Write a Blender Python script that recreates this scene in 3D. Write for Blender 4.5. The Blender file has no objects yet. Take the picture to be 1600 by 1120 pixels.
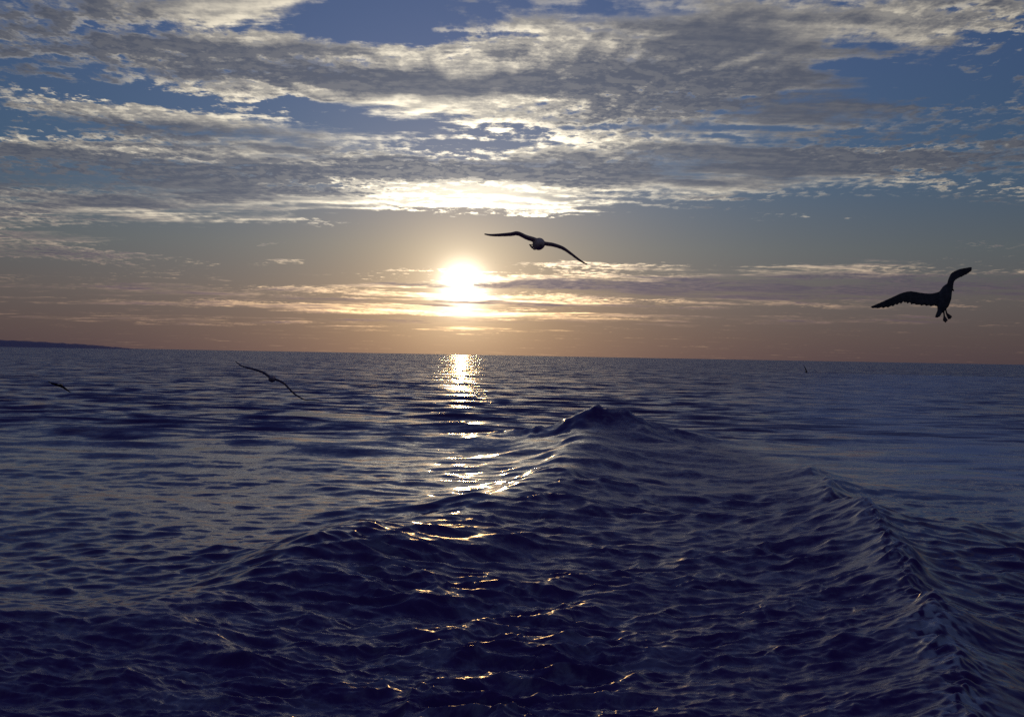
import bpy, bmesh, math, random
import numpy as np
from mathutils import Vector, Matrix

R = math.radians
sc = bpy.context.scene
col = sc.collection

# ------------------------------------------------------------------ camera
PW, PH = 1600.0, 1120.0            # size of the photograph the pixel positions refer to
HFOV = R(50.0)
FPX = PW / 2 / math.tan(HFOV / 2)
EYE = Vector((0.0, 0.0, 5.0))      # eye height on the stern deck of a ferry
ROLL = R(1.03)
PITCH = R(-0.16)

cam = bpy.data.cameras.new('camera')
camo = bpy.data.objects.new('camera', cam)
col.objects.link(camo)
sc.camera = camo
cam.angle = HFOV
cam.clip_start = 0.1
cam.clip_end = 80000.0
CAMROT = (Matrix.Rotation(R(90) + PITCH, 3, 'X') @ Matrix.Rotation(ROLL, 3, 'Z'))
camo.matrix_world = Matrix.Translation(EYE) @ CAMROT.to_4x4()


def pix_dir(px, py):
    """direction (not normalised, depth 1) of a photograph pixel"""
    v = Vector(((px - PW / 2) / FPX, -(py - PH / 2) / FPX, -1.0))
    return CAMROT @ v


def on_water(px, py, z=0.0):
    d = pix_dir(px, py)
    t = (z - EYE.z) / d.z
    return EYE + d * t


def angles(px, py):
    d = pix_dir(px, py).normalized()
    return math.degrees(math.atan2(d.x, d.y)), math.degrees(math.asin(d.z))


# ------------------------------------------------------------------ sun direction, exposure
SUN_AZ, SUN_EL = angles(723, 447)
SUN_DIR = pix_dir(723, 447).normalized()

sc.render.engine = 'CYCLES'
sc.view_settings.view_transform = 'Standard'
sc.view_settings.look = 'None'
sc.view_settings.exposure = 0.0
sc.view_settings.gamma = 1.0
sc.view_settings.use_curve_mapping = False
sc.cycles.use_denoising = False
sc.cycles.max_bounces = 3
sc.cycles.diffuse_bounces = 1
sc.cycles.glossy_bounces = 2
sc.cycles.sample_clamp_indirect = 4.0


def lin(r, g, b):
    def f(c):
        c /= 255.0
        return c / 12.92 if c <= 0.04045 else ((c + 0.055) / 1.055) ** 2.4
    return (f(r), f(g), f(b), 1.0)


# ------------------------------------------------------------------ node helpers
class NT:
    def __init__(self, tree):
        self.t = tree
        self.n = tree.nodes
        self.l = tree.links

    def put(self, sock, v):
        if isinstance(v, bpy.types.NodeSocket):
            self.l.new(v, sock)
        else:
            sock.default_value = v

    def math(self, op, a, b=None, c=None, clamp=False):
        m = self.n.new('ShaderNodeMath')
        m.operation = op
        m.use_clamp = clamp
        for i, v in enumerate((a, b, c)):
            if v is not None:
                self.put(m.inputs[i], v)
        return m.outputs[0]

    def vec(self, op, a, b=None, scale=None):
        m = self.n.new('ShaderNodeVectorMath')
        m.operation = op
        self.put(m.inputs[0], a)
        if b is not None:
            self.put(m.inputs[1], b)
        if scale is not None:
            self.put(m.inputs['Scale'], scale)
        return m.outputs['Value'] if op in ('DOT_PRODUCT', 'LENGTH', 'DISTANCE') else m.outputs['Vector']

    def sep(self, v):
        m = self.n.new('ShaderNodeSeparateXYZ')
        self.put(m.inputs[0], v)
        return m.outputs

    def comb(self, x=0.0, y=0.0, z=0.0):
        m = self.n.new('ShaderNodeCombineXYZ')
        for i, v in enumerate((x, y, z)):
            self.put(m.inputs[i], v)
        return m.outputs[0]

    def noise(self, v, scale, detail=4, rough=0.5, dist=0.0, out='Fac', dims='3D', lac=2.0):
        m = self.n.new('ShaderNodeTexNoise')
        m.noise_dimensions = dims
        self.put(m.inputs['Vector'], v)
        m.inputs['Scale'].default_value = scale
        m.inputs['Detail'].default_value = detail
        m.inputs['Roughness'].default_value = rough
        m.inputs['Lacunarity'].default_value = lac
        m.inputs['Distortion'].default_value = dist
        return m.outputs[out]

    def rng(self, v, a, b, c=0.0, d=1.0, kind='SMOOTHSTEP'):
        m = self.n.new('ShaderNodeMapRange')
        m.interpolation_type = kind
        self.put(m.inputs[0], v)
        for i, x in enumerate((a, b, c, d)):
            self.put(m.inputs[i + 1], x)
        return m.outputs[0]

    def ramp(self, v, stops, mode='LINEAR'):
        m = self.n.new('ShaderNodeValToRGB')
        self.put(m.inputs[0], v)
        cr = m.color_ramp
        cr.interpolation = mode
        cr.elements[0].position, cr.elements[0].color = stops[0]
        cr.elements[1].position, cr.elements[1].color = stops[-1]
        for p, c in stops[1:-1]:
            cr.elements.new(p).color = c
        return m.outputs[0]

    def mix(self, f, a, b, mode='MIX'):
        m = self.n.new('ShaderNodeMix')
        m.data_type = 'RGBA'
        m.blend_type = mode
        m.clamp_factor = True
        self.put(m.inputs[0], f)
        self.put(m.inputs[6], a)
        self.put(m.inputs[7], b)
        return m.outputs[2]


# ------------------------------------------------------------------ sky
world = bpy.data.worlds.new('World')
sc.world = world
world.use_nodes = True
W = NT(world.node_tree)
bg = W.n['Background']

# cloud banks: centre x, y and half-width, half-height in photograph pixels, cover, and how thick (opaque to
# the low sun) the bank is.  They become azimuth / elevation on the sky; the noise fields below break them up.
BANKS = [
    # upper left sheet
    (60, 40, 520, 110, .60, .30), (330, 95, 330, 60, .45, .40), (560, 122, 430, 48, .65, .60),
    (380, 12, 130, 50, .5, -.1), (780, 95, 260, 60, .5, -.35), (430, 150, 380, 16, .35, -.3),
    # mid left bars
    (170, 174, 230, 22, .75, -.1), (375, 156, 45, 16, .6, -.1), (640, 182, 60, 12, .45, -.2),
    (340, 214, 330, 30, .75, .75), (150, 244, 320, 20, .6, .45), (480, 276, 500, 42, .95, 1.0),
    (90, 296, 300, 40, .65, .40), (330, 322, 330, 26, .7, .45), (90, 366, 300, 36, .85, .25), (230, 346, 330, 18, .5, .2), (60, 396, 220, 12, .6, .5),
    (620, 320, 260, 12, .5, -.3), (330, 243, 420, 9, .3, -.7), (330, 341, 330, 9, .35, -.5), (600, 150, 420, 14, .3, -.6),
    (420, 232, 420, 8, .2, -.4), (700, 298, 180, 24, .7, -1.0), (860, 330, 110, 20, .75, -1.0),
    # centre and right sheets
    (930, 60, 320, 110, .60, .35), (1130, 108, 420, 52, .75, .65), (1240, 30, 420, 50, .6, .10),
    (780, 20, 140, 50, .5, .35), (1000, 158, 520, 46, .6, .50), (1330, 180, 420, 32, .6, .65),
    (740, 205, 380, 44, .42, -.40), (1020, 262, 600, 34, .8, .80), (1280, 236, 460, 36, .6, .40),
    (1010, 305, 420, 26, .55, .18), (1200, 292, 300, 20, .4, .0), (1500, 205, 260, 40, .4, .30),
    (1560, 40, 190, 70, .55, .1), (1420, 40, 70, 26, .55, -.2), (1490, 300, 220, 20, .5, .0),
    # thin scraps in the clear belt
    (1260, 340, 110, 8, .75, -.2), (1405, 378, 80, 8, .7, -.1), (1540, 382, 90, 8, .65, -.1),
    (430, 381, 60, 8, .7, -.1), (430, 412, 70, 6, .7, -.1), (318, 412, 50, 6, .6, -.1), (236, 428, 60, 6, .5, .0),
    (820, 398, 70, 7, .8, -.3), (905, 412, 130, 7, .7, -.2), (600, 329, 50, 6, .5, -.1),
    # low streaks round the sun and the long bar on the right
    (1300, 422, 640, 13, .75, -.1), (1350, 448, 620, 22, .95, 1.2), (1000, 449, 420, 9, .7, .9),
    (820, 434, 300, 11, .75, -.3), (560, 450, 220, 8, .7, -.1), (780, 464, 280, 9, .75, -.3),
    (620, 470, 240, 5, .5, .6), (640, 482, 300, 8, .65, -.1), (780, 492, 300, 9, .75, -.2), (1200, 474, 560, 9, .6, .1),
    (780, 517, 220, 5, .6, -.1), (400, 476, 420, 10, .7, .35), (260, 452, 330, 12, .7, .45),
    (300, 500, 460, 9, .65, .4), (1250, 500, 600, 9, .6, .5), (920, 478, 300, 5, .5, .6), (700, 447, 120, 4, .4, .6), (770, 503, 330, 5, .4, .7),
]
GAPS = [
    (660, 36, 210, 70, -.48), (300, 142, 330, 22, -.7), (560, 178, 300, 20, -.45),
    (1470, 105, 180, 50, -.62), (130, 200, 260, 16, -.5), (60, 270, 160, 24, -.6),
    (560, 378, 560, 44, -.8), (1180, 368, 460, 44, -.8), (1330, 312, 260, 24, -.7),
    (1540, 350, 260, 40, -.7), (700, 374, 300, 40, -.7), (40, 140, 160, 20, -.4), (1400, 215, 260, 14, -.7), (1230, 160, 300, 14, -.45), (880, 108, 60, 18, -.5),
    (1010, 205, 300, 14, -.4), (480, 40, 120, 20, -.4), (1290, 75, 160, 14, -.35),
]


def bank_group():
    """the banks laid out over (azimuth, elevation) in degrees"""
    g = bpy.data.node_groups.new('cloud_banks', 'ShaderNodeTree')
    g.interface.new_socket('AzEl', in_out='INPUT', socket_type='NodeSocketVector')
    g.interface.new_socket('Cover', in_out='OUTPUT', socket_type='NodeSocketFloat')
    g.interface.new_socket('Thick', in_out='OUTPUT', socket_type='NodeSocketFloat')
    G = NT(g)
    gi = g.nodes.new('NodeGroupInput')
    go = g.nodes.new('NodeGroupOutput')
    qs = G.sep(gi.outputs[0])
    acc = None
    acc2 = None
    for (cx, cy, hw, hh, wgt, *dk) in BANKS + GAPS:
        a0, e0 = angles(cx, cy)
        k = 1.12 / FPX * 180 / math.pi
        sx, sy = 1 / (hw * k), 1 / (hh * k)
        u = G.math('MULTIPLY_ADD', qs[0], sx, -a0 * sx)
        v = G.math('MULTIPLY_ADD', qs[1], sy, -e0 * sy)
        uu = G.math('MULTIPLY', u, u)
        v = G.math('SUBTRACT', 1.0, G.math('MULTIPLY_ADD', v, v, uu), clamp=True)
        acc = G.math('MULTIPLY', v, wgt) if acc is None else G.math('MULTIPLY_ADD', v, wgt, acc)
        if dk and dk[0]:
            acc2 = G.math('MULTIPLY', v, dk[0]) if acc2 is None else G.math('MULTIPLY_ADD', v, dk[0], acc2)
    G.put(go.inputs[0], acc)
    G.put(go.inputs[1], acc2)
    return g


def grain_group():
    """position on a flat cloud layer overhead (perspective squeezes it towards the horizon) -> cloud texture"""
    g = bpy.data.node_groups.new('cloud_grain', 'ShaderNodeTree')
    g.interface.new_socket('AzEl', in_out='INPUT', socket_type='NodeSocketVector')
    g.interface.new_socket('Layer', in_out='OUTPUT', socket_type='NodeSocketVector')
    g.interface.new_socket('Grain', in_out='OUTPUT', socket_type='NodeSocketFloat')
    G = NT(g)
    gi = g.nodes.new('NodeGroupInput')
    go = g.nodes.new('NodeGroupOutput')
    s = G.sep(gi.outputs[0])
    el = G.math('MAXIMUM', s[1], 0.0)
    elr = G.math('RADIANS', el)
    azr = G.math('RADIANS', s[0])
    rad = G.math('DIVIDE', G.math('COSINE', elr), G.math('ADD', G.math('SINE', elr), 0.045))
    pl = G.comb(G.math('MULTIPLY', G.math('SINE', azr), rad), G.math('MULTIPLY', G.math('COSINE', azr), rad), 0.0)
    n1 = G.math('SUBTRACT', G.noise(G.vec('MULTIPLY', pl, (0.55, 1.0, 1.0)), CG[0], 5, 0.66, 0.0), 0.5)
    n2 = G.math('SUBTRACT', G.noise(G.vec('ADD', G.vec('MULTIPLY', pl, (1.0, 0.7, 1.0)), (7.3, 1.9, 0.0)), CG[1], 4, 0.62, 0.0), 0.5)
    fine = G.rng(el, 1.5, 7.0, 0.30, 1.0)
    d = G.math('MULTIPLY', n1, CG[2])
    patch = G.rng(G.noise(pl, 0.8, 1, 0.5), 0.36, 0.64, 0.25, 1.35)
    d = G.math('MULTIPLY_ADD', G.math('MULTIPLY', G.math('MULTIPLY', n2, fine), patch), CG[3], d)
    n3 = G.math('SUBTRACT', G.noise(G.vec('MULTIPLY', pl, (0.16, 1.0, 1.0)), 6.0, 4, 0.55, 0.0), 0.5)
    d = G.math('MULTIPLY_ADD', G.math('MULTIPLY', n3, fine), CG[4], d)
    G.put(go.inputs[0], pl)
    G.put(go.inputs[1], d)
    return g


CG = (2.0, 15.0, 3.1, 3.4, 1.7)     # cloud grain: two scales and their weights
tc = W.n.new('ShaderNodeTexCoord')
dirv = W.vec('NORMALIZE', tc.outputs['Generated'])
ds = W.sep(dirv)
az = W.math('DEGREES', W.math('ARCTAN2', ds[0], ds[1]))
el = W.math('DEGREES', W.math('ARCSINE', ds[2]))
azel = W.comb(az, el, 0.0)
theta = W.math('DEGREES', W.math('ARCCOSINE', W.math('MINIMUM', W.vec('DOT_PRODUCT', dirv, tuple(SUN_DIR)), 0.9999999)))


def falloff(width):
    return W.math('POWER', 2.718281828, W.math('DIVIDE', theta, -width))


glow2, glow6, glow14, glow40 = falloff(1.3), falloff(4.2), falloff(13.0), falloff(45.0)

# clear air: Nishita, graded to the cold white balance of the picture
sky = W.n.new('ShaderNodeTexSky')
sky.sky_type = 'NISHITA'
sky.sun_disc = False
sky.sun_elevation = R(SUN_EL)
sky.sun_rotation = R(SUN_AZ)
sky.air_density = 1.0
sky.dust_density = 1.0
grad = W.ramp(W.math('DIVIDE', el, 90.0), [
    (0.0, lin(86, 73, 80)), (1.2 / 90, lin(95, 84, 86)), (3.0 / 90, lin(104, 99, 100)),
    (5.5 / 90, lin(100, 109, 115)), (9.5 / 90, lin(74, 103, 134)), (15.0 / 90, lin(70, 97, 139)),
    (35.0 / 90, lin(62, 84, 140)), (1.0, lin(54, 72, 132))])
sideways = W.math('MULTIPLY_ADD', glow14, 0.70, W.math('MULTIPLY_ADD', glow40, 0.45, 0.37))
clear = W.vec('SCALE', grad, scale=sideways)
clear = W.vec('ADD', clear, W.vec('SCALE', sky.outputs[0], scale=0.001))
warm = W.comb(1.0, 0.60, 0.17)
clear = W.vec('ADD', clear, W.vec('SCALE', warm, scale=W.math('MULTIPLY_ADD', glow14, 0.022, W.math('MULTIPLY', glow6, 0.58))))

# clouds: thin parts pass sunlight, thick parts stay grey, sunward edges catch light
banks, grain = bank_group(), grain_group()


def use(group, v):
    n = W.n.new('ShaderNodeGroup')
    n.node_tree = group
    W.put(n.inputs[0], v)
    return n.outputs


g0 = use(grain, azel)
wob = W.vec('SUBTRACT', W.noise(g0['Layer'], 1.7, 3, 0.6, out='Color'), (0.5, 0.5, 0.5))
soft = W.rng(W.sep(wob)[2], -0.12, 0.12, 0.36, 1.05)
wob = W.vec('MULTIPLY', W.vec('SCALE', wob, scale=W.rng(el, 1.0, 16.0, 0.25, 2.0, 'LINEAR')), (5.0, 1.3, 0.0))
bk = use(banks, W.vec('ADD', azel, wob))
cover = W.math('MULTIPLY', bk['Cover'], 0.8)
# outside the frame the layer goes on as broken cloud
base = W.rng(el, 4.0, 10.0, -0.40, -0.12)
outside = W.math('MAXIMUM', W.rng(el, 18.0, 24.0, 0.0, 0.12),
                 W.math('MULTIPLY', W.rng(W.math('ABSOLUTE', az), 26.0, 34.0, 0.0, 0.22), W.rng(el, 5.0, 9.0)))
cover = W.math('ADD', cover, W.math('ADD', base, outside))
d0 = W.math('ADD', cover, g0['Grain'])
tosun = W.vec('SUBTRACT', (SUN_AZ, SUN_EL, 0.0), azel)
tosun = W.vec('MULTIPLY', W.vec('NORMALIZE', tosun), (0.45, 0.22, 0.0))
g1 = use(grain, W.vec('ADD', azel, tosun))
alpha = W.rng(d0, -0.10, soft)
thick = W.rng(W.math('ADD', W.math('MULTIPLY_ADD', g0['Grain'], 1.0, bk['Thick']), W.math('MULTIPLY', outside, 1.5)), -0.15, 0.95)
rim = W.rng(W.math('SUBTRACT', g0['Grain'], g1['Grain']), -0.25, 0.45)
low = W.rng(el, 0.5, 8.0)
litcol = W.mix(low, lin(255, 204, 132), lin(255, 240, 205))
darkcol = W.mix(low, lin(92, 80, 96), lin(82, 89, 107))
litk = W.math('MULTIPLY_ADD', glow6, 3.4, W.math('MULTIPLY_ADD', glow14, 1.05, W.math('MULTIPLY_ADD', glow40, 0.35, 0.12)))
darkk = W.math('MULTIPLY_ADD', glow14, 0.60, W.math('MULTIPLY_ADD', glow40, 0.45, 0.40))
bright = W.math('MULTIPLY', W.math('SUBTRACT', 1.0, W.math('MULTIPLY', thick, 0.92)), W.math('MULTIPLY_ADD', rim, 0.85, 0.45))
cloud = W.vec('ADD', W.vec('SCALE', litcol, scale=W.math('MULTIPLY', litk, bright)),
              W.vec('SCALE', darkcol, scale=darkk))
skycol = W.mix(W.math('MULTIPLY', alpha, 0.93), clear, cloud)
# the sun itself behind thin cloud, with the aureole round it
disc = W.math('MULTIPLY', W.rng(theta, 0.27, 0.62, 1.0, 0.0), 6.0)
halo = W.math('MULTIPLY_ADD', W.math('POWER', 2.718281828, W.math('MULTIPLY', W.math('POWER', W.math('DIVIDE', theta, 0.95), 2.0), -1.0)), 2.6,
              W.math('MULTIPLY', glow2, 0.9))
skycol = W.vec('ADD', skycol, W.vec('SCALE', W.comb(1.0, 0.90, 0.70), scale=W.math('MULTIPLY', W.math('ADD', disc, halo), W.math('SUBTRACT', 1.0, W.math('MULTIPLY', W.math('MULTIPLY', alpha, thick), 0.9)))))
W.put(bg.inputs['Color'], skycol)
bg.inputs['Strength'].default_value = 1.0
world.cycles.sampling_method = 'MANUAL'
world.cycles.sample_map_resolution = 512

sun = bpy.data.lights.new('sun', 'SUN')
sun.energy = 0.17
sun.angle = R(0.53)
sun.color = (1.0, 0.58, 0.20)
suno = bpy.data.objects.new('sun', sun)
col.objects.link(suno)
suno.rotation_euler = (-SUN_DIR).to_track_quat('-Z', 'Y').to_euler()


# ------------------------------------------------------------------ materials
def material(name):
    m = bpy.data.materials.new(name)
    m.use_nodes = True
    return m, NT(m.node_tree), m.node_tree.nodes['Principled BSDF']


def tag(o, label=None, category=None, group=None, kind=None):
    for k, v in (('label', label), ('category', category), ('group', group), ('kind', kind)):
        if v:
            o[k] = v


# ------------------------------------------------------------------ sea
def sea_grid():
    f1024 = 512 / math.tan(HFOV / 2)
    ys = np.arange(f1024 * EYE.z / 6.5, 3.0, -0.62)
    r = f1024 * EYE.z / ys
    r = np.concatenate([[0.05, 1.0, 2.0, 3.0, 4.0, 4.7, 5.3, 5.8, 6.2], r,
                        np.geomspace(r[-1] * 1.06, 45000.0, 46)])
    fine = np.linspace(-R(34), R(34), 1010)
    rest = np.linspace(R(34), R(326), 60)[1:-1]
    a = np.concatenate([fine, rest])
    return r, a


rng = np.random.default_rng(11)


def wave_sum(x, y, dr, lam0, lam1, n, slope, heading, spread, chop=0.8, power=0.0):
    """sum of short-crested waves; each is dropped where the sheet is too coarse to carry it"""
    z = np.zeros_like(x)
    dx = np.zeros_like(x)
    dy = np.zeros_like(x)
    lams = np.exp(rng.uniform(np.log(lam0), np.log(lam1), n))
    s = slope * math.sqrt(2.0 / n)
    for lam in lams:
        th = heading + rng.normal(0, spread)
        k = 2 * math.pi / lam
        kx, ky = math.sin(th), math.cos(th)
        ph0 = rng.uniform(0, 6.283)
        a = s / k * (lam / lam1) ** power
        m = np.nonzero(dr < lam / 2.2)[0]
        w = a * np.clip((lam / dr[m] - 2.2) / 3.0, 0, 1)
        ph = np.mod(k * (kx * x[m] + ky * y[m]) + ph0, 2 * math.pi).astype(np.float32)
        z[m] += w * np.cos(ph)
        sn = w * chop * np.sin(ph)
        dx[m] -= kx * sn
        dy[m] -= ky * sn
    return z, dx, dy


def value_noise(x, y, cell, seed):
    g = np.random.default_rng(seed).uniform(-1, 1, (256, 256)).astype(np.float32)
    u, v = x / cell, y / cell
    iu, iv = np.floor(u).astype(np.int64), np.floor(v).astype(np.int64)
    fu, fv = u - iu, v - iv
    fu = fu * fu * (3 - 2 * fu)
    fv = fv * fv * (3 - 2 * fv)
    i0, j0, i1, j1 = iu % 256, iv % 256, (iu + 1) % 256, (iv + 1) % 256
    return (g[i0, j0] * (1 - fu) + g[i1, j0] * fu) * (1 - fv) + (g[i0, j1] * (1 - fu) + g[i1, j1] * fu) * fv


def smooth(a, b, v):
    t = np.clip((v - a) / (b - a), 0, 1)
    return t * t * (3 - 2 * t)


def line_field(x, y, pts):
    """signed distance to a polyline (positive on its right hand) and position along it (0..1)"""
    best = np.full_like(x, 1e9)
    sgn = np.ones_like(x)
    along = np.zeros_like(x)
    P = np.array([(p[0], p[1]) for p in pts])
    L = np.concatenate([[0], np.cumsum(np.hypot(*(P[1:] - P[:-1]).T))])
    for i in range(len(P) - 1):
        ax, ay = P[i]
        bx, by = P[i + 1]
        ux, uy = bx - ax, by - ay
        ll = ux * ux + uy * uy
        t = np.clip(((x - ax) * ux + (y - ay) * uy) / ll, 0, 1)
        qx, qy = x - ax - t * ux, y - ay - t * uy
        d = np.hypot(qx, qy)
        m = d < best
        best = np.where(m, d, best)
        sgn = np.where(m, np.sign(ux * qy - uy * qx) * -1, sgn)
        along = np.where(m, (L[i] + t * math.sqrt(ll)) / L[-1], along)
    return best * np.where(sgn == 0, 1, sgn), along


def crest(x, y, pix, amp, wr, wl, taper=0.2, jitter=0.25, seed=1, sharp=1.5, full=False):
    """a wave crest along photographed points; wr / wl are its widths on the right / left hand"""
    amp, wr, wl = amp * WAKE, wr * WAKE, wl * WAKE
    pts = [on_water(px, py, amp * 0.8) for px, py in pix]
    m = slice(None)
    if not full:
        pad = 3.2 * max(wr, wl)
        m = np.nonzero((x > min(p.x for p in pts) - pad) & (x < max(p.x for p in pts) + pad)
                       & (y > min(p.y for p in pts) - pad) & (y < max(p.y for p in pts) + pad))[0]
    xm, ym = x[m], y[m]
    jx = value_noise(xm, ym, 1.6, seed) * jitter + value_noise(xm, ym, 0.6, seed + 9) * jitter * 0.4
    d, t = line_field(xm + jx, ym + jx * 0.7, pts)
    w = np.where(d > 0, wr, wl)
    prof = np.exp(-(np.abs(d) / w) ** sharp)
    ends = smooth(0, taper, t) * smooth(0, taper, 1 - t) if taper > 0 else 1.0
    lump = 1.0 + 0.25 * value_noise(xm, ym, 2.3, seed + 4)
    h = np.zeros_like(x)
    h[m] = amp * prof * ends * lump
    return h, d, t


WAKE = 1.25


def build_sea():
    r, a = sea_grid()
    nr, na = len(r), len(a)
    rr, aa = np.meshgrid(r, a, indexing='ij')
    x = (rr * np.sin(aa)).ravel()
    y = (rr * np.cos(aa)).ravel()
    dr = np.gradient(r)
    dr = np.repeat(dr[:, None], na, 1).ravel()
    rad = rr.ravel()
    infine = np.repeat(((a > -R(34.5)) & (a < R(34.5)))[None, :], nr, 0).ravel()
    dr = np.where(infine, dr, np.maximum(dr, rad * 0.09))

    x, y, dr, rad = (v.astype(np.float32) for v in (x, y, dr, rad))
    # wind sea, crests lying across the view
    z, dx, dy = wave_sum(x, y, dr, 2.4, 15.0, 40, 0.070, R(176), 0.45)
    z2, dx2, dy2 = wave_sum(x, y, dr, 0.24, 1.5, 66, 0.205, R(170), 0.66)
    gust = 1.0 + 0.40 * value_noise(x, y, 9.0, 3) + 0.25 * value_noise(x, y, 24.0, 5)

    # --- the ship's wake
    near = np.nonzero((rad < 120) & infine)[0]
    xs, ys_, drs = x[near], y[near], dr[near]
    ridge_px = [(1525, 1300), (1505, 1120), (1482, 1030), (1452, 950), (1405, 880), (1340, 805), (1255, 716)]
    left_px = [(-260, 985), (0, 938), (170, 925), (330, 893), (480, 852), (640, 800), (760, 778), (850, 742), (905, 690), (935, 660)]
    hz = np.zeros_like(xs)
    h1, dR, tR = crest(xs, ys_, ridge_px, 0.52, 0.80, 1.25, 0.0, 0.30, 21, 1.15, full=True)
    hz += h1 * (0.6 + 0.4 * smooth(1.02, 0.75, tR))
    h2, dL, tL = crest(xs, ys_, left_px, 0.66, 2.5, 1.2, 0.0, 0.35, 31, 1.6, full=True)
    hz += h2 * (0.7 + 0.3 * smooth(0.3, 0.9, tL))
    # breaking hump where the two arms of the wake meet
    hp = on_water(935, 666, 0.7)
    q = ((xs - hp.x) / 2.2) ** 2 + ((ys_ - hp.y) / 1.8) ** 2
    qb = ((xs - hp.x - 0.8) / 7.5) ** 2 + ((ys_ - hp.y + 1.0) / 3.4) ** 2
    hz += (0.58 * np.exp(-qb) + 0.20 * np.exp(-q)) * (1 + 0.12 * value_noise(xs, ys_, 1.6, 43) + 0.30 * value_noise(xs, ys_, 0.8, 44) + 0.20 * value_noise(xs, ys_, 0.3, 45))
    for k, (pix, amp, w1, w2) in enumerate([
        ([(935, 660), (1020, 690), (1130, 712), (1255, 716)], 0.30, 1.6, 1.3),
        ([(1255, 716), (1400, 724), (1600, 742)], 0.14, 1.5, 1.4),
        ([(540, 692), (620, 684), (720, 682), (860, 690), (960, 676)], 0.24, 1.5, 0.9),
        ([(735, 712), (800, 706), (870, 692)], 0.20, 0.9, 0.9),
        ([(470, 800), (560, 790), (640, 792), (780, 786)], 0.22, 0.9, 0.8),
        ([(780, 780), (850, 758), (920, 770), (1000, 764), (1100, 772)], 0.16, 1.0, 0.8),
        ([(880, 742), (960, 735), (1060, 735), (1150, 745)], 0.20, 0.8, 0.6),
        ([(470, 838), (560, 858), (680, 868), (780, 858), (900, 832), (1000, 812)], 0.12, 0.6, 0.4),
        ([(430, 905), (540, 918), (640, 940), (730, 934), (860, 915), (960, 890)], 0.11, 0.5, 0.35),
        ([(480, 950), (580, 968), (700, 985), (800, 978), (900, 952), (1010, 915), (1120, 898)], 0.12, 0.5, 0.35),
        ([(520, 1022), (640, 1012), (760, 1010), (900, 1004), (1030, 1012)], 0.09, 0.45, 0.3),
        ([(1000, 905), (1120, 880), (1260, 878), (1380, 872)], 0.10, 0.7, 0.4),
        ([(1040, 990), (1180, 968), (1320, 962), (1450, 940)], 0.07, 0.5, 0.4),
        ([(980, 830), (1120, 812), (1240, 826), (1330, 812)], 0.09, 0.7, 0.5),
        ([(560, 1085), (700, 1070), (860, 1062), (1000, 1078)], 0.07, 0.4, 0.3),
        ([(150, 985), (280, 1010), (400, 1045), (520, 1050)], 0.08, 0.5, 0.4),
        ([(1420, 800), (1510, 846), (1600, 872), (1700, 890), (1800, 900)], 0.42, 3.4, 1.6),
        ([(1500, 900), (1560, 925), (1640, 945), (1740, 950)], 0.12, 0.9, 0.7),
        ([(1530, 1000), (1590, 1020), (1680, 1030)], 0.10, 0.7, 0.6),
        ([(60, 1080), (200, 1075), (330, 1100)], 0.07, 0.4, 0.3),
    ]):
        hz += crest(xs, ys_, pix, amp, w1, w2, 0.3, 0.4, 60 + 7 * k, 1.5)[0]
    # churned water between the arms
    dM = line_field(xs, ys_, [on_water(px, py, 0.4) for px, py in ridge_px + [(1170, 690), (1080, 672), (1000, 660), (950, 652), (900, 646)]])[0]
    inside = smooth(-0.2, 1.2, np.where(ys_ < 95, dL, -1)) * smooth(0.6, -2.0, dM) * smooth(95, 72, ys_)
    ii = np.nonzero(inside > 0.01)[0]
    churn = [np.zeros_like(xs) for _ in range(3)]
    for args in ((0.13, 0.62, 56, 0.165, R(175), 0.85, 0.5), (0.6, 2.4, 24, 0.085, R(170), 0.6, 0.7)):
        for tgt, v in zip(churn, wave_sum(xs[ii], ys_[ii], drs[ii], *args)):
            tgt[ii] += v * (1.0 + 0.5 * value_noise(xs[ii], ys_[ii], 2.7, 90))
    # fine spill along the crest of the right arm
    spill = np.exp(-(dR / 0.30) ** 2) * smooth(1.0, 0.55, tR)
    sp = spill * (0.05 * value_noise(xs, ys_, 0.13, 71) + 0.09 * value_noise(xs, ys_, 0.41, 72) + 0.12 * value_noise(xs, ys_, 1.1, 73))
    # ripples that sweep down both flanks of the ridge
    flank = np.exp(-(dR / 3.6) ** 2) * (0.6 + 0.6 * value_noise(xs, ys_, 1.9, 74))
    sweep = 0.007 * np.sin(2 * math.pi * (ys_ - 0.06 * dR ** 2 * np.sign(-dR)) / 0.62
                           + 5.0 * value_noise(xs, ys_, 1.5, 75)) * flank * np.clip((0.6 / drs - 2.2) / 3, 0, 1)
    # small ragged wavelets, sharp on top, drawn out across the view
    def ragged(cell, seed):
        n = value_noise(xs * 0.45 + 0.4 * value_noise(xs, ys_, cell * 3, seed + 1), ys_, cell, seed)
        return (1 - np.abs(n) * 2) * cell * np.clip((cell / drs - 1.2) / 2.0, 0, 1)
    rag = ragged(0.62, 81) * 0.045 + ragged(0.33, 83) * 0.05 + ragged(0.17, 85) * 0.05 + ragged(0.09, 87) * 0.05
    sp = sp + rag * (0.6 + 1.5 * inside) * (1.0 + 0.6 * value_noise(xs, ys_, 3.1, 89))
    calm = 1.0 - 0.30 * smooth(0.0, -3.0, dL) * smooth(55, 35, ys_) - 0.10 * smooth(-0.5, 2.5, dR) * smooth(70, 50, ys_)

    zt = z + z2 * gust
    dxt = dx + dx2 * gust
    dyt = dy + dy2 * gust
    zt[near] = (z[near] * (1 - 0.35 * inside) + z2[near] * gust[near] * (1 - 0.4 * inside)) * calm + hz + churn[0] * inside + sp + sweep
    dxt[near] = dxt[near] * calm + churn[1] * inside
    dyt[near] = dyt[near] * calm + churn[2] * inside

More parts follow.
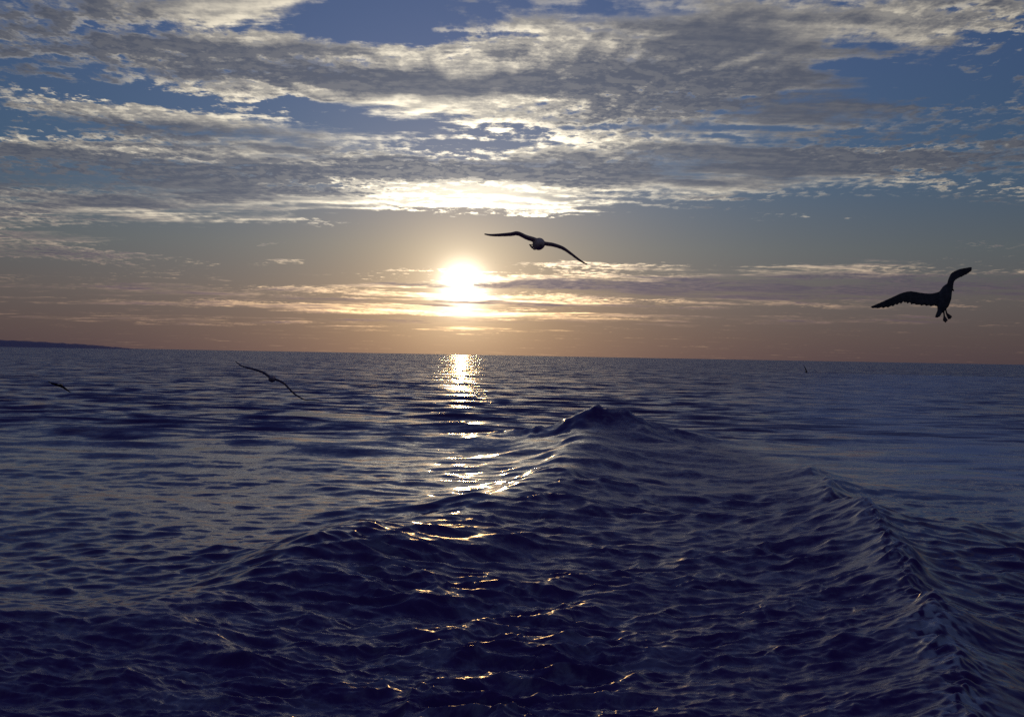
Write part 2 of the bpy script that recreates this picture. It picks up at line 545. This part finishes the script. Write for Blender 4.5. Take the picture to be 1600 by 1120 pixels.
    # aerated trail left by the screws, curving away to the right
    tr = [on_water(1760, 860), on_water(1600, 770), on_water(1465, 690), on_water(1370, 640), on_water(1385, 612), on_water(1440, 592), on_water(1530, 578)]
    td, tt = line_field(x, y, tr)
    wid = 2.0 + 0.085 * rad
    foam = np.exp(-(td / wid) ** 2) * smooth(0.0, 0.02, tt) * smooth(1.0, 0.6, tt) * (rad < 480)
    zt = zt * (1 - 0.25 * foam)
    foam2 = np.zeros_like(x)
    foam2[near] = np.clip(np.exp(-(dR / 0.5) ** 2) * smooth(1.05, 0.6, tR) * smooth(0.05, 0.6, value_noise(xs, ys_, 0.09, 77) + 0.7 * value_noise(xs, ys_, 0.9, 78))
                          + 0.35 * np.exp(-q * 1.5) * smooth(0.1, 0.8, value_noise(xs, ys_, 0.16, 79)), 0, 1)
    aer = np.zeros_like(x)
    aer[near] = inside

    # how much of the short wave slope the sheet itself no longer carries
    lost = smooth(0.05, 0.9, dr)

    co = np.stack([x + dxt, y + dyt, zt], 1).astype(np.float32)
    i = np.arange(nr - 1)[:, None]
    j = np.arange(na)[None, :]
    jn = (j + 1) % na
    f = np.stack([i * na + j, i * na + jn, (i + 1) * na + jn, (i + 1) * na + j], 2).reshape(-1, 4)[:, ::-1]
    me = bpy.data.meshes.new('sea')
    nf = len(f)
    me.vertices.add(len(co))
    me.vertices.foreach_set('co', co.ravel())
    me.loops.add(nf * 4)
    me.loops.foreach_set('vertex_index', f.ravel().astype(np.int32))
    me.polygons.add(nf)
    me.polygons.foreach_set('loop_start', np.arange(0, nf * 4, 4, dtype=np.int32))
    me.polygons.foreach_set('loop_total', np.full(nf, 4, dtype=np.int32))
    me.update(calc_edges=True)
    me.shade_smooth()
    for nm, arr in (('trail', foam), ('spill', foam2), ('lost', lost), ('churn', aer)):
        at = me.attributes.new(nm, 'FLOAT', 'POINT')
        at.data.foreach_set('value', arr.astype(np.float32))
    o = bpy.data.objects.new('sea', me)
    col.objects.link(o)
    o['kind'] = 'structure'

    m, N, bs = material('sea_water')

    def attr(nm):
        n = N.n.new('ShaderNodeAttribute')
        n.attribute_name = nm
        return n.outputs['Fac']
    geo = N.n.new('ShaderNodeNewGeometry')
    pos = geo.outputs['Position']
    trail, spl, lst, chn = attr('trail'), attr('spill'), attr('lost'), attr('churn')
    # trail broken into streaks
    tn = N.noise(N.vec('MULTIPLY', pos, (0.16, 0.7, 0.0)), 0.8, 6, 0.65)
    tmask = N.math('MULTIPLY', trail, N.rng(tn, 0.40, 0.60, 0.22, 1.0))
    basec = N.mix(N.math('MULTIPLY', chn, 0.5), (0.064, 0.018, 0.135, 1), (0.070, 0.020, 0.165, 1))
    N.put(bs.inputs['Base Color'], basec)
    N.put(bs.inputs['Roughness'], N.math('MULTIPLY_ADD', lst, 0.10, N.math('MULTIPLY_ADD', chn, 0.22, 0.06)))
    bs.inputs['IOR'].default_value = 1.333
    bs.inputs['Specular Tint'].default_value = (0.74, 0.62, 1.0, 1)
    # ripples too small for the sheet tilt the surface; the far sea carries its chop the same way
    def tilt(scale, detail, k, squash=(1, 1, 0), across=1.0):
        c = N.noise(N.vec('MULTIPLY', pos, squash), scale, detail, 0.55, out='Color')
        v = N.vec('MULTIPLY', N.vec('SUBTRACT', c, (0.5, 0.5, 0.5)), (across, 1, 0))
        return N.vec('SCALE', v, scale=k)
    t1 = tilt(6.5, 5, N.math('MULTIPLY_ADD', chn, 0.34, 0.20), (0.6, 1.0, 0))
    t2 = N.vec('ADD', tilt(0.55, 5, N.math('MULTIPLY', lst, 1.5), (0.6, 1.0, 0), 0.75),
               N.vec('ADD', tilt(0.13, 4, N.math('MULTIPLY', lst, 0.6), (0.6, 1.0, 0), 0.75), tilt(0.32, 2, N.math('MULTIPLY', lst, 0.7), (0.4, 1.0, 0), 0.75)))
    # wind-driven faces lean towards the ship
    t2 = N.vec('ADD', t2, N.vec('SCALE', (0.0, -1.0, 0.0), scale=N.math('MULTIPLY', lst, 0.19)))
    nn = N.vec('NORMALIZE', N.vec('ADD', geo.outputs['Normal'], N.vec('ADD', t1, t2)))
    N.put(bs.inputs['Normal'], nn)
    # froth: bubbles in the screw trail, lace in the churned water, spill along the crests
    lace = N.noise(N.vec('MULTIPLY', pos, (0.7, 1.0, 0.0)), 1.5, 6, 0.68, 0.8)
    lace = N.math('MULTIPLY', chn, N.rng(lace, 0.47, 0.70, 0.01, 0.24))
    froth = N.math('MAXIMUM', N.math('MULTIPLY', tmask, 0.95), N.math('MAXIMUM', lace, N.math('MULTIPLY', spl, 0.55)))
    fb = N.n.new('ShaderNodeBsdfDiffuse')
    N.put(fb.inputs['Color'], N.mix(N.rng(N.noise(pos, 9.0, 3, 0.6), 0.3, 0.7), (0.68, 0.75, 0.84, 1), (0.82, 0.85, 0.90, 1)))
    mixs = N.n.new('ShaderNodeMixShader')
    N.put(mixs.inputs[0], froth)
    N.l.new(bs.outputs[0], mixs.inputs[1])
    N.l.new(fb.outputs[0], mixs.inputs[2])
    N.l.new(mixs.outputs[0], m.node_tree.nodes['Material Output'].inputs['Surface'])
    me.materials.append(m)
    return o


build_sea()


# ------------------------------------------------------------------ headland on the left horizon
def build_headland():
    bm = bmesh.new()
    D = 9000.0
    random.seed(4)
    rows = []
    prof = [(-420, 34), (-330, 46), (-240, 40), (-160, 30), (-90, 22), (-30, 15), (30, 11.5), (80, 10.5), (120, 8.5), (160, 6.0), (190, 3.6), (215, 1.2), (235, -1.0)]
    fine = []
    for (x0, h0), (x1, h1) in zip(prof, prof[1:]):
        for k in range(6):
            t = k / 6
            fine.append((x0 + (x1 - x0) * t, h0 + (h1 - h0) * t + random.uniform(-.5, .5)))
    fine.append(prof[-1])
    for px, hp in fine:
        base = pix_dir(px, 0)
        azm = math.atan2(base.x, base.y)
        h = hp * 0.78 * D / FPX
        row = []
        for dd, k in ((-700, -.25), (-420, .25), (-200, .72), (0, 1.0), (350, .85), (900, .35), (1500, -.25)):
            d = D + dd
            zz = h * k if k > 0 else -8.0
            row.append(bm.verts.new((math.sin(azm) * d, math.cos(azm) * d, max(zz + random.uniform(-2, 2), -9))))
        rows.append(row)
    for a_, b_ in zip(rows, rows[1:]):
        for i in range(len(a_) - 1):
            bm.faces.new((a_[i], b_[i], b_[i + 1], a_[i + 1]))
    me = bpy.data.meshes.new('headland')
    bmesh.ops.recalc_face_normals(bm, faces=bm.faces)
    bm.to_mesh(me)
    bm.free()
    me.shade_smooth()
    o = bpy.data.objects.new('headland', me)
    col.objects.link(o)
    o['kind'] = 'structure'
    m, N, bs = material('hazed_slope')
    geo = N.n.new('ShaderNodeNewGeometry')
    N.put(bs.inputs['Base Color'], N.mix(N.noise(geo.outputs['Position'], 0.004, 6, 0.6), (0.28, 0.21, 0.32, 1), (0.38, 0.29, 0.40, 1)))  # pale purple paints distance haze into the slope's base colour
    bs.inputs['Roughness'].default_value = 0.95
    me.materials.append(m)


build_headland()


# ------------------------------------------------------------------ gulls
def plumage(name, back, belly, scale=26):
    m, N, bs = material(name)
    t = N.n.new('ShaderNodeTexCoord')
    n = N.noise(t.outputs['Object'], scale, 4, 0.6)
    N.put(bs.inputs['Base Color'], N.mix(N.rng(n, 0.35, 0.65), back, belly))
    bs.inputs['Roughness'].default_value = 0.8
    return m


FEATHER_PALE = plumage('plumage_pale', (0.62, 0.40, 0.30, 1), (0.78, 0.54, 0.42, 1))
FEATHER_DARK = plumage('plumage_dark', (0.035, 0.028, 0.026, 1), (0.07, 0.055, 0.05, 1))
FEATHER_MID = plumage('plumage_mid', (0.20, 0.15, 0.19, 1), (0.30, 0.24, 0.28, 1))
HORN = plumage('horn', (0.10, 0.07, 0.03, 1), (0.16, 0.10, 0.04, 1), 60)
SKIN = plumage('leg_skin', (0.09, 0.06, 0.05, 1), (0.14, 0.09, 0.07, 1), 60)
EYE_MAT = plumage('eye_dark', (0.01, 0.01, 0.01, 1), (0.02, 0.02, 0.02, 1), 60)
EYE_MAT.node_tree.nodes['Principled BSDF'].inputs['Roughness'].default_value = 0.15

RIGHT = CAMROT @ Vector((1, 0, 0))
UP = CAMROT @ Vector((0, 1, 0))


class Bird:
    """shapes are given as photograph pixels plus a depth in metres beyond the bird's centre"""
    def __init__(self, name, cx, cy, dist):
        self.name, self.cx, self.cy, self.dist = name, cx, cy, dist
        self.centre = EYE + pix_dir(cx, cy) * dist
        self.mm = dist / FPX
        self.fwd = pix_dir(cx, cy).normalized()
        self.bm = bmesh.new()

    def p(self, px, py, depth=0.0):
        return RIGHT * ((px - self.cx) * self.mm) - UP * ((py - self.cy) * self.mm) + self.fwd * depth

    def tube(self, bm, pts, rads, seg=14, flat=None):
        """closed lofted tube through points; rads may be (a, b) pairs"""
        pts = [Vector(q) for q in pts]
        rings = []
        ref = None
        for i, c in enumerate(pts):
            t = (pts[min(i + 1, len(pts) - 1)] - pts[max(i - 1, 0)]).normalized()
            if ref is None:
                ref = flat if flat is not None else Vector((0.31, 0.2, 0.93))
            u = (ref - t * ref.dot(t)).normalized()
            v = t.cross(u)
            ra, rb = rads[i] if isinstance(rads[i], tuple) else (rads[i], rads[i])
            rings.append([bm.verts.new(c + u * (math.cos(2 * math.pi * k / seg) * ra) + v * (math.sin(2 * math.pi * k / seg) * rb)) for k in range(seg)])
        for a_, b_ in zip(rings, rings[1:]):
            for k in range(seg):
                bm.faces.new((a_[k], a_[(k + 1) % seg], b_[(k + 1) % seg], b_[k]))
        bm.faces.new(rings[0][::-1])
        bm.faces.new(rings[-1])

    def wing(self, stations, thick=0.032, serr=0.10, n=90, quills=15, seed=0):
        """stations: (leading point, trailing point) from root to tip, resampled and serrated into feathers"""
        rnd = random.Random(seed)
        S = [(self.p(*a_), self.p(*b_)) for a_, b_ in stations]
        m = len(S)

        def at(t, k):
            s = t * (m - 1)
            i = min(int(s), m - 2)
            f = s - i
            p0, p1, p2, p3 = (S[max(i - 1, 0)][k], S[i][k], S[i + 1][k], S[min(i + 2, m - 1)][k])
            return 0.5 * ((2 * p1) + (p2 - p0) * f + (2 * p0 - 5 * p1 + 4 * p2 - p3) * f * f + (3 * p1 - p0 - 3 * p2 + p3) * f ** 3)
        amps = [rnd.uniform(0.5, 1.2) for _ in range(quills + 2)]
        rings = []
        for i in range(n + 1):
            t = i / n
            le, te = at(t, 0), at(t, 1)
            ph = t * quills
            saw = (ph - int(ph))
            k = 1.0 + serr * amps[int(ph)] * (saw - 0.55) * (0.25 + 0.75 * min(1, max(0, (t - 0.15) / 0.4)))
            te = le + (te - le) * k
            ch = te - le
            sp = at(min(t + 0.02, 1), 0) - at(max(t - 0.02, 0), 0)
            nrm = ch.cross(sp)
            if nrm.length < 1e-9:
                nrm = UP.copy()
            nrm.normalize()
            th = max(thick * (1 - 0.75 * t), 0.011)
            ring = []
            for (c, h) in ((0, 0), (0.06, .55), (0.22, 1.0), (0.5, .75), (0.8, .42), (1.0, .30), (1.0, -.28), (0.8, -.34), (0.5, -.42), (0.22, -.4), (0.06, -.35)):
                hh = math.copysign(max(abs(h) * th, 0.0055), h) if h else 0.0
                ring.append(self.bm.verts.new(le + ch * c + nrm * hh))
            rings.append(ring)
        q = len(rings[0])
        for a_, b_ in zip(rings, rings[1:]):
            for k in range(q):
                self.bm.faces.new((a_[k], a_[(k + 1) % q], b_[(k + 1) % q], b_[k]))
        self.bm.faces.new(rings[0][::-1])
        self.bm.faces.new(rings[-1])

    def fan(self, root, tips, thick=0.012):
        """spread tail: a flat fan from two root points to the feather tips"""
        r0, r1 = Vector(root[0]), Vector(root[1])
        T = [Vector(t) for t in tips]
        nrm = (T[-1] - r0).cross(T[0] - r0).normalized() * thick * 0.5
        pts = [r0]
        for i, t in enumerate(T):
            pts.append(t)
            if i < len(T) - 1:
                mid = (t + T[i + 1]) / 2
                pts.append(mid + ((r0 + r1) / 2 - mid) * 0.07)
        pts.append(r1)
        a_ = [self.bm.verts.new(q + nrm) for q in pts]
        b_ = [self.bm.verts.new(q - nrm) for q in pts]
        self.bm.faces.new(a_)
        self.bm.faces.new(b_[::-1])
        n = len(pts)
        for k in range(n):
            self.bm.faces.new((a_[k], b_[k], b_[(k + 1) % n], a_[(k + 1) % n]))

    def finish(self, mat, label, voxel=0.0065):
        bmesh.ops.recalc_face_normals(self.bm, faces=self.bm.faces)
        me = bpy.data.meshes.new(self.name)
        self.bm.to_mesh(me)
        self.bm.free()
        o = bpy.data.objects.new(self.name, me)
        col.objects.link(o)
        # fuse body, wings and tail into one skin
        rm = o.modifiers.new('skin', 'REMESH')
        rm.mode = 'VOXEL'
        rm.voxel_size = voxel
        sm = o.modifiers.new('soft', 'SMOOTH')
        sm.factor = 0.5
        sm.iterations = 2
        dg = bpy.context.evaluated_depsgraph_get()
        new = bpy.data.meshes.new_from_object(o.evaluated_get(dg))
        o.modifiers.clear()
        o.data = new
        bpy.data.meshes.remove(me)
        new.name = self.name
        new.shade_smooth()
        new.materials.clear()
        new.materials.append(mat)
        o.location = self.centre
        tag(o, label, 'bird', 'gulls following the ship')
        self.obj = o
        return o

    def part(self, name, mat, fill):
        bm = bmesh.new()
        fill(bm)
        bmesh.ops.recalc_face_normals(bm, faces=bm.faces)
        me = bpy.data.meshes.new(name)
        bm.to_mesh(me)
        bm.free()
        me.shade_smooth()
        me.materials.append(mat)
        o = bpy.data.objects.new(name, me)
        col.objects.link(o)
        o.parent = self.obj
        return o

    def eye(self, c, r=0.006):
        def fill(bm):
            bmesh.ops.create_uvsphere(bm, u_segments=10, v_segments=8, radius=r, matrix=Matrix.Translation(c))
        self.part('eye', EYE_MAT, fill)

    def beak(self, pts, rads):
        self.part('beak', HORN, lambda bm: self.tube(bm, pts, rads, 8))

    def leg(self, pts, toes):
        def fill(bm):
            self.tube(bm, pts, [0.008, 0.006, 0.007], 8)
            foot = Vector(pts[-1])
            T = [Vector(t) for t in toes]
            for t in T:
                self.tube(bm, [foot, foot + (t - foot) * 0.5, t], [0.007, 0.006, 0.003], 6)
            nrm = (T[-1] - foot).cross(T[0] - foot).normalized() * 0.0025
            ring = [foot] + T
            a_ = [bm.verts.new(v + nrm) for v in ring]
            b_ = [bm.verts.new(v - nrm) for v in ring]
            bm.faces.new(a_)
            bm.faces.new(b_[::-1])
            for k in range(len(ring)):
                bm.faces.new((a_[k], b_[k], b_[(k + 1) % len(ring)], a_[(k + 1) % len(ring)]))
        self.part('leg', SKIN, fill)


def wing_edge_on(pts, chords, drop=3.0, lift=0.0):
    """stations for a wing seen from in front: the chord runs away from the viewer"""
    return [((px, py, dep), (px + lift, py + drop * c / 0.17, dep + c)) for (px, py, dep), c in zip(pts, chords)]


# gull gliding towards the ship, just right of the sun
b = Bird('seagull', 842, 381, 13.5)
b.tube(b.bm, [b.p(845, 383, -.25), b.p(845, 382, -.235), b.p(844, 381.5, -.19), b.p(843.5, 381, -.13), b.p(842.5, 381, -.05), b.p(841.5, 381.5, .05), b.p(839.5, 382, .14), b.p(836, 384, .24), b.p(833, 386, .30)],
       [.012, .034, .046, .052, .074, .076, .062, .036, .012], 18)
b.wing(wing_edge_on([(840, 376, -.08), (834, 373, -.10), (822, 369, -.12), (809, 363.3, -.15), (798, 364.6, -.11), (780, 366, -.04), (766, 366.4, .03), (756, 365.4, .10)],
                    [.17, .18, .18, .17, .15, .12, .08, .03], 4.6), seed=1)
b.wing(wing_edge_on([(845, 377, -.08), (853, 378.6, -.10), (865, 380.5, -.13), (879, 385.5, -.16), (890, 393, -.12), (904, 403.8, -.05), (912, 409.4, .03), (918.5, 413.2, .08)],
                    [.17, .18, .18, .17, .15, .12, .08, .03], 4.4), seed=2)
b.fan((b.p(839, 380, .20), b.p(840, 388, .20)), [b.p(825.5, 382, .40), b.p(828, 385, .42), b.p(830, 388, .43), b.p(834, 391, .42), b.p(837, 391, .40)])
b.finish(FEATHER_PALE, 'brown lit gull gliding head on with both wings arched, just right of the sun')
b.beak([b.p(845, 383.4, -.24), b.p(845.2, 384, -.27), b.p(845.2, 385, -.295)], [.012, .009, .003])
b.eye(b.p(841.2, 380.5, -.21))
b.eye(b.p(848.4, 380.5, -.21))

# dark gull hovering on the right, feet down
b = Bird('seagull', 1474, 466, 9.5)
b.tube(b.bm, [b.p(1487.2, 451.2, .14), b.p(1485.5, 449.5, .135), b.p(1482.5, 448.6, .115), b.p(1479.5, 451.5, .085), b.p(1477.5, 458, .05), b.p(1475.8, 466, .0), b.p(1473.6, 475, -.05), b.p(1470.5, 483.5, -.10), b.p(1467.5, 489, -.13)],
       [.012, .028, .036, .040, .052, .056, .050, .032, .014], 18)
b.wing([((1478, 450, .05), (1474, 478, -.06)), ((1468, 455.5, .06), (1466, 477.5, -.04)), ((1455, 458.6, .07), (1452, 477, -.03)), ((1439, 457.4, .06), (1436, 476, -.03)),
        ((1422.5, 454.8, .05), (1420, 473.5, -.02)), ((1409, 457.4, .02), (1410, 472.5, -.03)), ((1392, 465, -.03), (1396, 478, -.05)), ((1377, 472, -.08), (1381, 481, -.09)), ((1362, 478.6, -.12), (1364, 481.5, -.12))],
       thick=.036, serr=.30, quills=17, seed=5)
b.wing([((1479, 454, .06), (1486, 462, .0)), ((1480.6, 444, .10), (1488.6, 450, .03)), ((1483.4, 435, .14), (1490.6, 440.5, .06)), ((1487, 427, .18), (1494.5, 436, .09)),
        ((1497, 421, .17), (1504, 431.6, .10)), ((1508, 418.2, .14), (1512.5, 427, .09)), ((1519, 416.8, .10), (1518.6, 422.6, .07))],
       thick=.034, serr=.18, quills=15, seed=6)
b.fan((b.p(1474, 484, -.10), b.p(1465.5, 482, -.10)), [b.p(1469.5, 492.5, -.2), b.p(1467.5, 494.5, -.2), b.p(1465, 495.6, -.2), b.p(1462, 495.8, -.2), b.p(1461, 494, -.2)])
b.finish(FEATHER_DARK, 'dark gull hovering on the right with dangling webbed feet and wings half raised')
b.beak([b.p(1486.4, 451.2, .14), b.p(1489, 452.8, .146), b.p(1490.8, 454.6, .15)], [.013, .009, .003])
b.eye(b.p(1485.0, 449.4, .103))
b.leg([b.p(1473.5, 482, -.07), b.p(1475, 490, -.09), b.p(1475.4, 494, -.10)], [b.p(1473.8, 500.5, -.13), b.p(1477.6, 503.4, -.13), b.p(1480.6, 500.4, -.12)])
b.leg([b.p(1476, 480, -.05), b.p(1478.3, 486, -.06), b.p(1479, 489.5, -.07)], [b.p(1482, 498.4, -.1), b.p(1485, 497.8, -.1), b.p(1487.4, 494.6, -.09)])

# gull low over the water on the left, wings in one long slanting line
b = Bird('seagull', 425, 591.5, 17.0)
b.tube(b.bm, [b.p(424, 593, -.26), b.p(424, 592.6, -.24), b.p(424, 592, -.19), b.p(424.5, 591.8, -.12), b.p(425, 591.8, -.02), b.p(425.5, 591.6, .10), b.p(426, 591, .22), b.p(427, 590.4, .36)],
       [.012, .030, .038, .042, .056, .054, .036, .014], 16)
b.wing(wing_edge_on([(424, 590, -.06), (419, 587, -.08), (411, 581.4, -.12), (396, 576.3, -.10), (384, 573.4, -.05), (375, 570, .02), (367.5, 564.5, .08)], [.16, .17, .17, .15, .12, .08, .03], 1.8), thick=.028, seed=7)
b.wing(wing_edge_on([(427, 591, -.06), (436, 593.6, -.08), (445, 599, -.12), (458, 612.4, -.12), (467, 619, -.07), (477, 624, -.02), (488, 624.4, .03), (499, 625, .08)], [.16, .17, .17, .16, .13, .10, .06, .03], 1.8), thick=.028, seed=8)
b.fan((b.p(423, 591, .24), b.p(429, 591, .24)), [b.p(420.5, 591.5, .42), b.p(424, 590.6, .44), b.p(428, 590.2, .44), b.p(431, 591, .42)])
b.finish(FEATHER_MID, 'gull skimming the water left of the glitter with long wings in a slanting line')
b.beak([b.p(424, 593, -.25), b.p(424, 593.4, -.28), b.p(424, 594, -.305)], [.011, .008, .003])
b.eye(b.p(421.2, 591.4, -.21))
b.eye(b.p(426.8, 591.4, -.21))

# far gull at the left edge
b = Bird('seagull', 94, 602.5, 45.0)
b.tube(b.bm, [b.p(91, 602.5, -.2), b.p(91.4, 602, -.17), b.p(92.4, 602, -.1), b.p(94, 602, .0), b.p(95.5, 602, .14), b.p(97, 602.2, .3)], [.02, .045, .05, .07, .06, .02], 12)
b.wing(wing_edge_on([(93, 601, -.06), (88, 599.4, -.1), (82, 598, -.08), (75, 595.4, .06)], [.18, .17, .14, .05], 3.2), thick=.045, seed=9, n=40)
b.wing(wing_edge_on([(95, 601.4, -.06), (100, 604, -.1), (105, 608, -.08), (111, 613, .06)], [.18, .17, .14, .05], 3.2), thick=.045, seed=10, n=40)
b.fan((b.p(95, 602, .2), b.p(97.5, 602, .2)), [b.p(94.5, 602.5, .4), b.p(96.4, 602, .42), b.p(99, 602.5, .4)], .02)
b.finish(FEATHER_DARK, 'small dark gull low over the sea near the left edge of the picture', voxel=0.011)
b.beak([b.p(91, 602.6, -.19), b.p(90.6, 602.9, -.23), b.p(90.4, 603.2, -.25)], [.014, .01, .004])

# farthest gull, banked steeply near the right horizon
b = Bird('seagull', 1259.6, 580, 85.0)
b.tube(b.bm, [b.p(1258.8, 581.8, -.22), b.p(1259, 581.4, -.18), b.p(1259.4, 581, -.1), b.p(1259.8, 580.6, .02), b.p(1260.2, 580.2, .16), b.p(1260.6, 579.8, .32)], [.02, .05, .055, .08, .06, .02], 12)
b.wing([((1259.4, 580, -.06), (1260.8, 580, .1)), ((1258.2, 577, -.1), (1259.8, 577, .06)), ((1257, 574, -.08), (1258.2, 574, .06)), ((1255.8, 570.6, .05), (1256.2, 570.6, .1))], thick=.05, seed=11, n=40)
b.wing([((1259.6, 581, -.06), (1261, 581.4, .1)), ((1260.4, 582, -.25), (1261.4, 582.4, -.1)), ((1261, 582.6, -.45), (1261.6, 583, -.33)), ((1261.4, 583.6, -.6), (1261.6, 583.8, -.55))], thick=.05, seed=12, n=40)
b.fan((b.p(1259.8, 580.2, .22), b.p(1260.8, 580.4, .22)), [b.p(1259.6, 580, .4), b.p(1260.4, 579.6, .43), b.p(1261.2, 580.2, .4)], .02)
b.finish(FEATHER_DARK, 'tiny far gull banked on edge above the water near the right horizon', voxel=0.012)
b.beak([b.p(1258.8, 581.9, -.21), b.p(1258.7, 582.1, -.25), b.p(1258.6, 582.3, -.27)], [.014, .01, .004])
